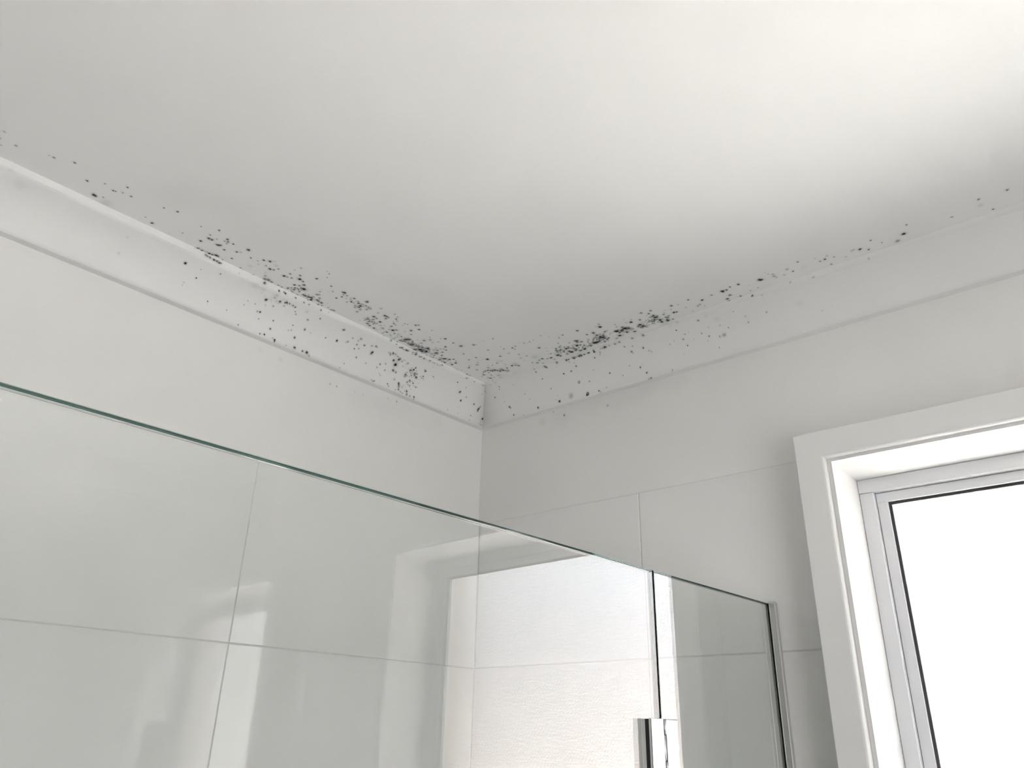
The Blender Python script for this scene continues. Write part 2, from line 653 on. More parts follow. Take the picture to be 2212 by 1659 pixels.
# glass to glass hinge: two plates each side, knuckles on a pin between them
hz1 = -.4060 + Z0
hz0 = hz1 - .091
hinge = empty('hinge', (G0 + GA * -0.3552, -0.3552, (hz0 + hz1) / 2))
hinge.parent = scr
hinge.matrix_parent_inverse = Matrix.Translation(-world_loc(scr))
hinge['label'] = 'polished chrome glass hinge'
gx = G0 + GA * -0.3552
xf0, xf1 = gx + .0042, gx + .0084
segs = [(0, .0175), (.0175, .0455), (.0455, .0735), (.0735, .091)]
gl = Geo().box(xf0, xf1, -0.3879, -0.3592, hz0, hz1, .0009, 2)
gr = Geo().box(xf0, xf1, -0.3514, -0.3241, hz0, hz1, .0016, 3)
pin = Geo()
for i, (a, b) in enumerate(segs):     # knuckles turned alternately from the left and the right plate
    za, zb = hz1 - b + .0006, hz1 - a - .0006
    pin.cyl(xf1 - .0022, -.3562 if i % 2 else -.3537, za, zb, .0020, 16)
Geo().box(gx + .0006, xf1 - .0014, -.3590, -.3516, hz0 + .0004, hz1 - .0004).obj('gasket_and_slot_shade', M_RUB, hinge)  # black fill put in for the shade of the slot between the plates
gl.obj('hinge_plate', M_CHROME, hinge)
gr.obj('hinge_plate', M_CHROME, hinge)
pin.obj('hinge_pin', M_PIN, hinge)
Geo().box(gx + .0003, xf0 - .0001, -0.3884, -0.3588, hz0 + .001, hz1 - .001).obj('gasket_and_slot_shade', M_RUB, hinge)
Geo().box(gx + .0005, xf0 - .0001, -0.3516, -0.3238, hz0 + .001, hz1 - .001).obj('gasket_and_slot_shade', M_RUB, hinge)
bx0, bx1 = gx - GT - .0118, gx - GT - .0042
Geo().box(bx0, bx1, -0.3712, -0.3587, hz0, hz1, .0009, 2).obj('hinge_plate', M_CHROME, hinge)
Geo().box(bx0, bx1, -0.3514, -0.3247, hz0, hz1, .0009, 2).obj('hinge_plate', M_CHROME, hinge)
Geo().box(bx1 + .0002, gx - GT - .0012, -0.3708, -0.3592, hz0 + .001, hz1 - .001).box(
    bx1 + .0002, gx - GT - .0016, -0.3510, -0.3252, hz0 + .001, hz1 - .001).obj('gasket_and_slot_shade', M_RUB, hinge)

# ------------------------------------------------------------------ mould
# colonies as measured on each surface, "along,across,radius,strength": ceiling x,y; cornices length,profile; walls
MOULD = {'C':'793,10559,248,24 615,10540,179,28 475,10481,181,24 624,10353,251,33 780,9985,179,28 788,9926,250,47 912,9698,249,56 652,9414,218,80 791,9224,163,52 975,8981,198,66 733,9076,182,75 746,9044,145,66 798,8965,200,38 813,8845,236,47 403,9207,370,66 399,9182,296,61 459,9093,203,38 353,9004,745,15 943,8403,182,52 1021,8229,200,80 495,8460,149,47 427,8322,282,85 565,7888,151,47 960,7800,148,33 1100,7570,184,47 598,7594,285,85 872,7590,192,56 766,7553,309,66 772,7498,309,80 856,7459,154,47 985,7350,255,85 906,7353,180,56 930,7309,231,66 874,7294,232,38 945,7222,205,85 711,7371,285,66 729,7342,285,75 758,7327,194,56 680,7219,235,70 1099,7569,177,56 961,7800,152,24 793,7060,234,80 840,7011,260,19 999,6975,309,85 826,6817,183,89 557,7001,238,70 844,6695,157,47 940,6640,235,89 993,6553,313,85 764,6628,185,24 829,6522,211,56 605,6685,398,19 972,6419,368,19 795,6420,344,89 827,6362,212,66 914,6332,185,85 1061,6510,261,14 1248,6110,261,33 1106,6140,158,33 938,6112,265,56 794,6136,347,89 813,6077,187,47 1035,5975,265,61 848,6015,214,66 929,5907,401,94 910,5821,215,66 1179,5734,265,75 697,5849,271,80 834,5741,297,80 749,5779,271,47 722,5657,490,89 704,5707,218,66 516,5857,273,56 574,5821,218,47 626,5782,245,56 560,5762,246,66 632,5716,246,56 500,5768,165,56 472,5724,248,33 580,5654,219,47 1186,5422,161,66 879,5430,218,47 950,5450,136,28 1068,5292,163,28 994,5339,136,19 755,5396,356,42 787,5372,192,38 541,5546,248,56 546,5502,276,66 562,5442,304,70 584,5394,304,70 642,5382,193,47 522,5355,333,85 461,5382,195,47 601,5285,250,66 695,5293,248,52 585,5232,250,75 584,5169,306,89 519,5104,196,56 938,5109,178,75 1485,5703,157,28 1524,5773,182,24 1358,5650,132,24 1194,5181,162,66 1049,5072,164,75 377,7516,289,61 368,7439,316,66 387,7312,291,75 391,7262,265,70 430,7213,317,66 435,7182,264,66 400,7080,213,38 421,6748,214,47 391,6686,161,28 406,6489,270,28 545,6343,377,24 640,6400,241,14 449,6285,406,47 474,6227,379,52 454,6154,326,42 402,6043,164,33 459,6015,246,38 459,5946,219,47 466,5610,221,33 479,5167,336,47 540,4981,225,28 517,4896,282,47 539,4845,310,61 1186,5420,170,70 1067,5292,188,24 1358,5648,183,19 1481,5704,181,19 1199,5137,343,89 1130,5100,251,38 1156,5040,282,47 1057,5075,189,56 938,5107,158,75 1074,4993,158,47 1139,4943,221,28 1189,4898,283,70 979,4898,191,56 1053,4854,254,89 1056,4795,159,28 1164,4788,222,47 1122,4738,286,75 1139,4683,223,47 1009,4728,256,47 1077,4666,287,75 1015,4637,288,80 950,4682,257,61 1069,4653,224,56 1157,4598,255,56 1278,4682,411,70 1320,4688,158,47 1140,4522,320,52 1061,4494,289,61 1155,4484,224,38 963,4569,322,42 858,4555,324,47 1308,4357,287,38 1138,4284,258,33 1361,4059,225,47 1317,3954,194,38 970,4241,358,70 852,4283,262,38 801,4249,328,56 876,4172,295,61 962,4156,229,61 756,4169,330,47 788,4129,297,47 1160,4137,324,80 1168,4091,292,66 1169,4043,228,56 1097,4049,326,75 1239,3917,261,80 1133,3888,164,38 1200,3857,229,38 913,4030,329,75 1076,3829,230,94 1053,3760,198,38 660,4128,398,56 631,4050,300,89 768,4021,232,28 619,3929,335,66 815,3919,199,33 948,3773,298,66 757,3829,367,38 1232,3686,164,66 1258,3637,148,56 1148,3662,165,28 1355,3514,296,66 1408,3487,230,47 1286,3357,249,85 1129,3421,333,70 1000,3467,201,33 851,3652,435,85 916,3611,301,56 702,3670,303,80 1016,3313,235,56 1460,3178,149,75 602,3690,270,28 666,3834,168,28 858,2691,381,85 682,2745,453,85 667,2671,594,66 723,2606,524,70 704,2992,621,52 781,3227,511,56 611,2808,627,52 835,3186,443,66 653,3278,274,56 1233,3005,202,28 1159,2919,373,38 1116,2817,239,28 1367,2833,152,52 1433,2774,236,70 1040,2978,442,42 921,2932,343,38 1226,2761,306,24 1191,2519,241,70 1046,2517,173,47 956,2510,313,56 1102,2471,208,42 978,2385,279,52 1101,2401,208,38 864,2285,282,66 734,2384,282,47 663,2325,248,42 850,2439,630,47 695,2170,391,61 786,2150,390,61 681,2017,322,47 858,2047,284,52 934,2005,213,56 849,1851,233,70 735,1841,234,66 1437,2543,238,33 1467,2352,343,38 1432,2773,236,75 1438,2545,204,38 1470,2348,446,33 1704,2231,307,61 1750,2214,136,38 1192,2521,207,80 1100,2405,208,47 1271,2058,210,75 805,2124,284,75 859,2049,249,61 932,2009,213,56 680,1996,215,56 848,1850,215,75 736,1843,234,75 1362,1778,246,66 1177,1795,230,66 1415,1636,141,38 1501,1576,371,94 2195,2192,218,56 1792,1883,242,70 1989,2246,270,11 1237,1577,250,24 1153,1510,323,47 996,1577,252,28 920,1512,289,80 986,1324,327,38 699,1507,182,47 1812,1521,245,75 1544,1316,285,56 1658,1359,531,14 1698,1329,106,47 1408,1308,161,75 1330,1346,215,19 1251,1264,253,61 1647,1153,250,28 1574,1016,216,75 2084,1728,223,61 2112,1840,137,28 2257,1662,240,80 2348,1676,205,66 2260,1586,189,52 2049,1525,312,24 1728,1032,287,89 1804,1000,322,42 1842,946,286,75 1845,1070,534,19 2179,1355,209,47 2103,1201,246,38 2267,1208,244,47 2701,1659,202,47 2579,1679,237,38 2499,1749,169,19 2805,1674,201,24 3041,1728,232,28 3138,1602,116,47 2377,1072,699,19 2093,1081,141,38 2621,1056,104,47 2697,1335,308,85 2171,889,177,66 2253,818,284,85 2326,718,249,56 2346,881,247,56 2438,900,316,75 2528,838,211,47 2616,824,316,85 2633,714,246,38 1024,1149,256,80 1095,1174,291,75 1161,1166,291,75 1191,1118,255,80 1214,1075,255,75 1290,1080,290,75 1320,1031,254,80 1345,976,291,85 1427,961,290,89 1465,922,218,75 1506,886,236,80 1452,864,218,56 1538,961,163,66 940,1053,405,56 845,1002,185,47 1098,1067,219,47 1059,938,258,47 942,832,334,80 915,885,185,47 1039,830,166,56 911,725,187,42 1191,838,478,24 1151,735,296,19 671,700,283,94 668,1300,258,52 661,1210,333,33 678,1617,182,19 1268,1096,726,28 1425,1030,724,28 3729,1457,342,75 3396,1486,230,70 3273,1439,188,75 3121,1258,205,56 3789,1215,259,80 3930,1195,372,80 4164,1317,452,103 4205,1421,281,38 4108,1381,113,47 3701,1029,233,38 3478,1113,437,70 3447,1144,262,66 3452,1063,380,47 3535,1031,351,47 3371,956,413,89 3315,1147,263,33 3115,970,356,56 3193,1015,266,56 2988,896,269,56 3052,1109,355,38 2979,984,358,47 3121,788,509,103 3098,845,269,75 3409,733,357,103 3296,725,299,66 3228,797,388,56 3250,840,268,47 3589,775,325,85 2795,836,453,80 2824,773,272,85 2907,1038,239,47 2990,759,331,47 3926,1067,375,80 4130,1092,372,52 3941,961,521,56 4012,965,462,52 3745,822,586,75 3805,835,468,56 3967,923,377,47 3901,743,264,66 4056,837,261,75 3701,836,381,66 3819,997,290,47 3986,794,204,47 4324,977,429,99 4295,985,286,75 4345,892,287,66 4518,969,512,85 4442,954,371,66 4578,935,427,66 4623,901,228,47 4469,824,373,89 4281,791,404,99 4172,711,378,47 4605,758,344,80 4498,1056,312,56 4420,1123,198,56 4447,1221,225,38 4734,1109,393,80 4649,1149,197,38 4793,1204,251,24 4684,1287,167,14 5068,1293,303,56 4919,1091,251,85 4825,927,367,89 4843,849,425,99 4764,892,312,66 4872,803,199,56 4786,821,370,47 5255,1268,274,56 5172,1191,304,66 5207,1079,360,70 5206,995,446,80 5165,1060,278,52 5248,1015,278,47 5223,861,364,99 5379,1000,305,56 5471,1124,165,38 5417,1055,166,28 5384,860,363,47 5434,907,250,47 5364,892,279,47 5334,770,393,66 5217,768,366,66 5647,1195,354,56 5759,1148,190,28 5573,1070,220,28 5559,941,332,94 5612,927,249,66 5428,730,253,56 5340,738,253,56 5988,1186,243,75 6182,1029,325,89 5828,966,247,19 6075,918,328,28 6021,885,219,47 5868,787,166,33 6128,823,123,66 6607,1084,401,89 6683,1083,246,85 6772,1139,214,85 6923,1127,306,80 6654,886,374,56 6565,794,282,75 6559,719,221,47 6790,739,219,85 6396,1082,248,47 7293,1028,427,89 7270,1058,274,85 7465,1128,121,66 7010,813,124,66 7151,817,155,56 7062,994,123,24 7519,1008,365,28 7528,1080,242,28 7538,947,244,24 7447,1213,150,24 7675,941,304,19 7776,1078,361,24 7833,957,182,89 8000,1183,209,85 8013,972,423,9 8300,979,210,56 8381,990,240,94 8523,966,180,61 8417,783,182,80 8443,1065,268,19 8261,1112,238,14 8843,978,268,28 8802,963,239,19 8927,932,269,99 9032,840,210,80 9134,1079,177,75 9257,911,149,56 8678,854,301,11 9594,944,355,94 9692,1162,175,66 9466,808,478,33 10281,956,236,42 10684,1171,203,70 10678,1009,410,19 10807,791,208,75 11050,1160,261,66 1247,8688,3840,1 1249,8437,2247,1 1487,8274,4043,1 1556,8317,3281,1 1466,8260,2751,1 1791,7898,3796,1 1807,7759,2156,1 1679,7650,4235,1 1409,7206,3399,1 1439,7030,3739,1 2037,6847,2945,1 1935,6921,2828,1 1650,6542,2987,1 2097,6169,2907,1 2309,6138,4281,1 2015,5596,2324,1 2059,5582,2300,1 1861,5241,2773,1 2220,4779,3107,1 2208,4727,2582,1 2338,4351,2443,1 2380,4556,3712,1 2253,3932,3676,1 2683,4053,2530,1 2497,3232,2838,1 2925,3117,3374,1 730,2844,118,44 692,3181,138,36 601,2901,176,20 561,3265,210,37 781,3545,169,42 597,2834,152,32 771,2481,207,21 824,2627,139,44 806,2411,173,35 734,2989,201,21 878,3261,180,20 1048,2481,189,20 733,2452,223,42 567,3263,121,39 730,2877,109,22 757,3000,172,43 805,2439,144,39 829,2855,110,42 722,3408,210,37 683,2680,136,43 752,2795,149,43 788,3374,112,41 733,3305,131,48 601,2848,108,43 704,3276,184,26 837,3307,199,23 698,2732,145,39 696,3066,203,40 617,2623,169,38 807,2851,115,20 845,3122,160,44 549,3607,175,33 759,2870,123,31 795,3015,134,28 679,3280,160,20 597,2476,191,41 788,2889,184,28 796,2726,129,20 773,3145,219,31 679,3143,191,42 654,3224,216,40 754,2953,111,44 809,2903,223,36 754,3034,211,35 846,2430,111,32 659,3393,139,20 762,3447,162,32 778,2773,117,37 760,2641,131,19 655,2889,150,39 851,2623,159,46 750,3161,113,44 749,2546,115,27 609,3443,131,21 805,2618,139,31 648,3410,192,37 815,2638,174,33 809,2753,192,42 817,3195,118,21 640,3226,137,21 770,2618,111,23 953,3072,175,26 667,2954,105,38 812,2586,169,24 573,2727,202,23 839,3085,154,33 887,2567,222,38 803,3413,108,51 675,3557,206,32 693,3207,170,31 729,2556,135,51 914,2569,153,24 772,2568,126,22 834,2638,201,29 892,2692,201,31 627,3581,123,32 793,3052,149,34 790,2762,201,31 784,2860,138,21 608,3396,193,42 811,3098,188,21 818,2794,212,41 864,2632,130,36 662,2344,174,32 656,3523,179,48 791,2576,118,41 792,2876,211,26 655,3053,212,24 808,2768,111,37 936,2557,155,33 825,2828,138,39 810,2442,119,37 744,2716,177,40 787,2695,163,46 656,2408,186,49 795,3343,158,22 731,3234,121,39 817,3462,198,45 993,2597,179,51 730,3360,127,31 781,3038,113,32 708,2823,177,31 587,2811,220,21 816,2659,118,35 854,3183,148,28 800,2989,172,29 846,3095,108,33 745,3233,135,22 839,2839,150,50 565,3385,103,44 791,3004,158,31 782,2804,222,33 771,2846,219,41 795,2793,198,33 886,2757,180,20 777,3536,204,46 798,3368,217,52 669,3251,159,28 756,2758,194,26 859,2944,161,24 826,2676,155,31 775,2657,162,38 778,3071,230,29 821,2818,149,27 699,2797,197,43 721,2592,172,41 758,2701,225,24 691,2749,214,50 730,3203,183,35 691,3196,215,54 689,3024,251,55 735,2614,254,26 784,2950,185,54 689,3094,154,35 729,2901,193,25 713,3166,253,32 814,3076,168,51 673,2811,169,32 646,2720,161,28 781,3241,137,25 668,2772,144,43 778,3201,210,31 766,2630,223,27 670,3219,244,47 743,3271,151,48 741,3045,229,40 732,2685,166,32 753,2630,183,26 736,2991,159,28 763,2922,207,54 697,3096,202,53 756,2888,233,51 753,2985,181,53 738,3108,252,27 732,2730,216,51 830,2717,185,44 716,2726,179,27 767,3227,240,26 713,2910,234,53 760,2817,166,24 728,2824,201,54 739,2660,233,27 806,2717,205,38 648,2512,143,28 823,2126,163,45 815,2355,118,25 748,1920,190,37 673,2091,130,35 782,2026,125,40 842,1815,120,27 644,2595,180,27 802,1956,130,32 742,2625,171,31 768,2160,184,45 617,2336,118,33 781,2218,164,41 908,1920,135,44 654,2078,168,31 708,2074,162,42 731,2496,175,42 847,1889,150,26 847,2390,126,43 682,2059,128,30 731,2715,169,35 661,2171,140,38 695,2029,113,30 799,1927,109,42 667,2575,176,35 839,2055,175,38 781,2042,183,38 917,2628,121,25 763,2258,114,29 670,2664,169,33 861,2436,165,29 689,2271,109,34 832,2096,167,41 919,1908,144,39 881,2055,146,28 683,2261,175,28 821,2142,115,38 747,2242,107,27 754,2218,155,46 661,1904,115,27 829,4226,177,32 619,3865,168,34 709,4251,183,25 834,4174,159,25 797,3947,177,30 944,4162,140,38 765,4271,168,45 869,3875,155,31 725,4199,121,38 773,4178,140,45 827,4109,193,21 763,4060,154,22 666,3712,156,43 747,4241,137,42 738,4051,186,35 834,4175,148,31 632,4302,141,29 800,4013,153,39 806,4183,190,21 777,4322,168,20 816,4030,173,33 888,3765,187,24 726,4049,125,44 962,4206,191,30 815,3720,179,39 788,4064,150,45 746,4054,152,36 808,4078,183,37 719,4252,157,44 728,3792,168,23 1149,4454,118,34 1049,4790,158,25 1089,4643,111,47 1079,4734,104,47 1196,4534,158,26 1098,4816,109,39 1101,4613,164,43 1154,4642,140,30 1059,4609,117,32 1137,4819,124,46 1153,4659,143,28 1008,4680,164,41 1094,4748,142,25 1103,4904,111,38 1001,4575,113,45 1092,4922,153,33 1095,4592,102,24 1054,4676,155,29 992,4725,120,35 1078,4644,118,32 1074,4631,132,35 1143,4708,97,33 1123,4724,108,30 1129,4469,152,36 1112,4880,166,31 3791,970,117,53 3882,924,180,64 4023,838,169,41 3868,873,165,53 3997,919,173,37 3958,935,178,37 3872,1031,179,46 3873,840,203,40 3994,866,181,53 4066,1018,115,46 4005,1081,181,59 3629,946,199,57 3954,993,169,52 4026,1007,151,47 3951,916,199,40 3996,905,196,39 3928,954,169,50 3906,856,128,42 3776,862,135,57 3914,795,132,52 3981,854,129,34 3993,779,180,49 3820,748,107,62 3982,901,202,55 3972,875,133,46 4007,814,202,49 3924,856,155,45 3969,900,133,57 3828,931,126,66 3882,989,170,48 3913,915,114,43 3774,970,126,40 3920,812,151,31 3894,911,131,55 3952,910,169,30 4021,971,122,37 3755,944,147,62 3854,898,116,64 3828,916,132,65 4031,900,196,56 3722,840,196,54 3718,889,120,37 3909,933,143,64 4053,1044,104,61 3777,797,180,51 3982,1010,121,36 3938,768,199,41 3845,854,152,35 3988,821,149,37 3907,889,133,51 3867,1007,149,64 4060,1037,163,50 3980,899,144,34 3784,969,128,29 3778,974,146,54 3978,867,202,35 3957,980,191,51 3986,739,132,51 3917,847,136,65 3878,942,168,38 3827,814,164,65 4161,957,151,44 3834,927,160,33 3875,897,158,50 3976,882,176,41 3915,970,179,43 3847,952,170,54 3956,862,182,50 3919,692,147,50 3848,849,164,62 5055,1021,145,44 5081,1011,87,35 5111,1061,131,59 4992,928,151,44 5204,794,169,61 5118,972,175,41 5102,1149,116,43 5039,941,168,34 5133,898,158,41 4888,911,104,62 5141,916,156,62 5113,876,178,50 5026,827,89,28 5067,905,91,49 5070,891,136,58 5123,1056,164,32 5153,933,85,62 5235,978,120,32 5157,974,110,42 5093,865,181,65 5034,818,123,46 5086,866,104,37 4999,1012,98,63 5047,933,115,65 5259,1028,151,35 5124,926,117,34 5095,974,109,34 5008,921,136,38 5065,802,178,63 5141,917,171,46 5083,891,120,61 5123,926,110,44 5102,972,130,62 5148,940,143,66 5063,928,176,49 5066,907,132,64 5284,715,89,31 5167,994,109,32 5082,902,157,35 5038,960,166,53 5174,961,110,44 4963,969,127,58 5165,903,141,58 5037,884,130,44 5117,903,118,47 5023,922,149,61 5108,923,139,49 4994,992,103,45 5127,941,107,52 5087,931,124,52 5059,853,140,53 5001,813,99,54 5008,988,107,35 5165,805,157,42 5172,1059,104,55 5193,912,172,53 4935,951,99,32 5234,804,91,55 5205,896,127,52 5114,864,99,64 4522,904,96,54 4353,947,162,58 4419,931,125,46 4200,1000,166,33 4522,943,174,64 4227,973,133,49 4500,1037,110,58 4369,812,145,37 4457,958,184,40 4404,970,139,65 4428,846,148,42 4371,907,125,59 4338,864,99,61 4523,902,174,60 4261,879,100,36 4393,889,147,40 4634,859,113,57 4421,931,155,56 4514,960,100,42 4595,855,117,45 4532,874,87,41 4404,948,137,42 4497,796,160,32 4350,964,161,56 4310,931,100,56 4471,874,159,39 4432,907,180,62 4550,860,129,35 4481,1010,134,47 4569,851,171,50 4602,842,147,56 4418,877,179,48 4197,1113,148,47 4389,1016,134,62 4603,967,156,36 4398,898,181,37 4571,930,88,35 4484,973,145,34 4543,988,141,50 4174,860,94,31 4565,976,154,61 4403,934,183,64 4351,954,120,54 4369,984,144,30 4644,858,115,55 2937,1015,146,34 2887,980,111,36 3145,804,96,57 3265,815,150,26 3405,815,173,55 2848,966,128,28 3164,946,168,59 3401,753,128,42 3521,777,149,54 3298,761,122,31 3202,914,132,60 3243,855,172,42 3205,955,170,39 3388,795,112,42 3340,845,144,52 3684,871,201,31 3028,816,113,35 3054,947,117,46 3554,744,152,44 3437,943,190,36 2901,978,166,42 3623,870,170,36 3495,878,191,41 3308,726,146,51 3505,905,143,32 3572,827,92,41 2881,984,119,53 3436,837,134,47 3486,840,134,45 3658,986,185,40 3429,911,136,31 3462,791,119,49 3542,798,146,57 2909,1165,128,29 3071,864,139,54 3625,785,120,33 2864,920,144,43 3692,804,194,34 3221,776,201,45 2845,947,158,34 3270,833,187,38 3279,762,139,38 3512,812,165,51 2776,923,152,39 2918,894,200,48 3640,845,128,37 3008,810,198,28 2994,938,126,32 3123,876,182,26 3331,739,197,56 3358,739,98,53 3204,925,177,42 3019,984,108,44 3362,925,161,31 3270,755,112,34 2866,913,117,28 3575,812,136,55 3610,820,128,42 2956,1106,198,55 3493,859,155,30 3609,872,204,47 3165,970,163,57 3087,859,114,50 3286,841,108,45 3739,919,154,54 3007,897,121,47 3436,767,184,57 3266,894,197,49 3463,866,186,32 3130,1063,116,44 3203,797,123,53 3253,701,107,27 2890,968,108,59 3121,980,91,24 3069,924,119,25 3399,807,141,50 3150,961,155,25 3733,816,144,38 3460,936,140,39 3491,758,117,31 5276,755,89,54 5047,822,136,50 4897,761,151,49 4710,836,110,26 5388,824,142,48 5321,714,163,49 4950,805,169,50 5182,800,127,28 5204,753,133,40 5328,861,110,55 4802,778,169,40 5347,819,136,54 4826,789,134,37 5281,810,114,49 5218,809,168,26 4955,895,143,36 5286,873,150,42 5065,731,94,27 5288,710,101,39 4796,865,102,41 5396,757,101,27 4925,845,88,51 5133,698,95,45 5261,842,97,44 4840,901,88,47 5326,800,112,52 4880,772,123,42 4914,825,118,48 4901,875,107,38 4900,981,135,56 5135,817,163,39 5178,695,92,43 5182,753,110,24 4878,795,145,55 5309,741,143,49 2726,978,137,54 3004,1018,195,56 3219,879,204,27 2798,1250,106,51 3113,985,155,40 2993,1003,120,44 3328,906,194,25 3000,861,112,51 3106,1154,191,48 3071,1045,106,30 3086,972,190,36 3314,1029,126,43 3012,1018,122,32 3289,994,164,38 3025,929,202,53 2849,862,150,45 3060,1134,118,52 2931,945,157,50 3147,949,142,42 3130,1058,113,49 3316,817,103,46 3102,949,129,44 3109,1001,166,33 2757,989,121,25 3236,897,146,40 2947,988,202,49 3373,716,170,43 2902,1041,204,55 2738,1109,122,53 3229,886,173,53 3276,822,163,35 2893,987,148,27 2827,993,125,32 3254,944,158,55 3418,906,177,52 2923,1067,198,32 3343,861,179,42 2900,850,126,40 3192,990,119,54 3119,1047,175,36 2719,985,194,40 3264,932,203,32 3348,1012,162,29 2867,900,145,43 3138,998,141,45 2917,995,198,41 2876,987,174,32 2947,1111,194,46 3141,690,138,45 2671,984,154,37 685,5647,111,27 657,5753,116,27 560,5518,163,36 617,5552,98,30 604,5693,130,40 519,5502,144,38 526,5799,142,25 591,5660,107,54 620,5261,162,47 608,5737,90,36 570,5482,111,39 663,5275,105,51 611,5785,101,41 649,5757,146,30 421,5844,135,32 543,5575,106,29 601,5183,110,34 572,5556,151,47 583,5752,124,44 512,5355,159,39 544,5733,88,44 583,5390,103,38 613,5322,84,41 508,5732,106,36 578,5433,132,45 572,5750,110,46 590,5259,166,54 576,5667,91,45 513,5440,159,44 639,5417,121,55 658,5084,97,52 602,5479,106,29 565,5761,149,41 617,5276,98,53 494,5839,92,32 591,5386,145,42 570,5295,128,36 560,5342,141,25 569,5506,117,46 538,5467,147,26 618,5551,85,26 620,5485,164,47 658,5637,91,36 495,5845,98,44 645,5665,147,46 350,7496,92,32 379,7308,98,33 433,7214,138,47 383,7315,127,43 372,7385,141,34 364,7319,142,33 365,7303,120,43 377,7359,143,29 388,7326,81,38 411,7258,130,37 377,7418,145,36 410,7202,142,34 414,7369,87,44 402,7229,83,43 383,7489,144,26 415,7214,135,27 419,7232,107,45',
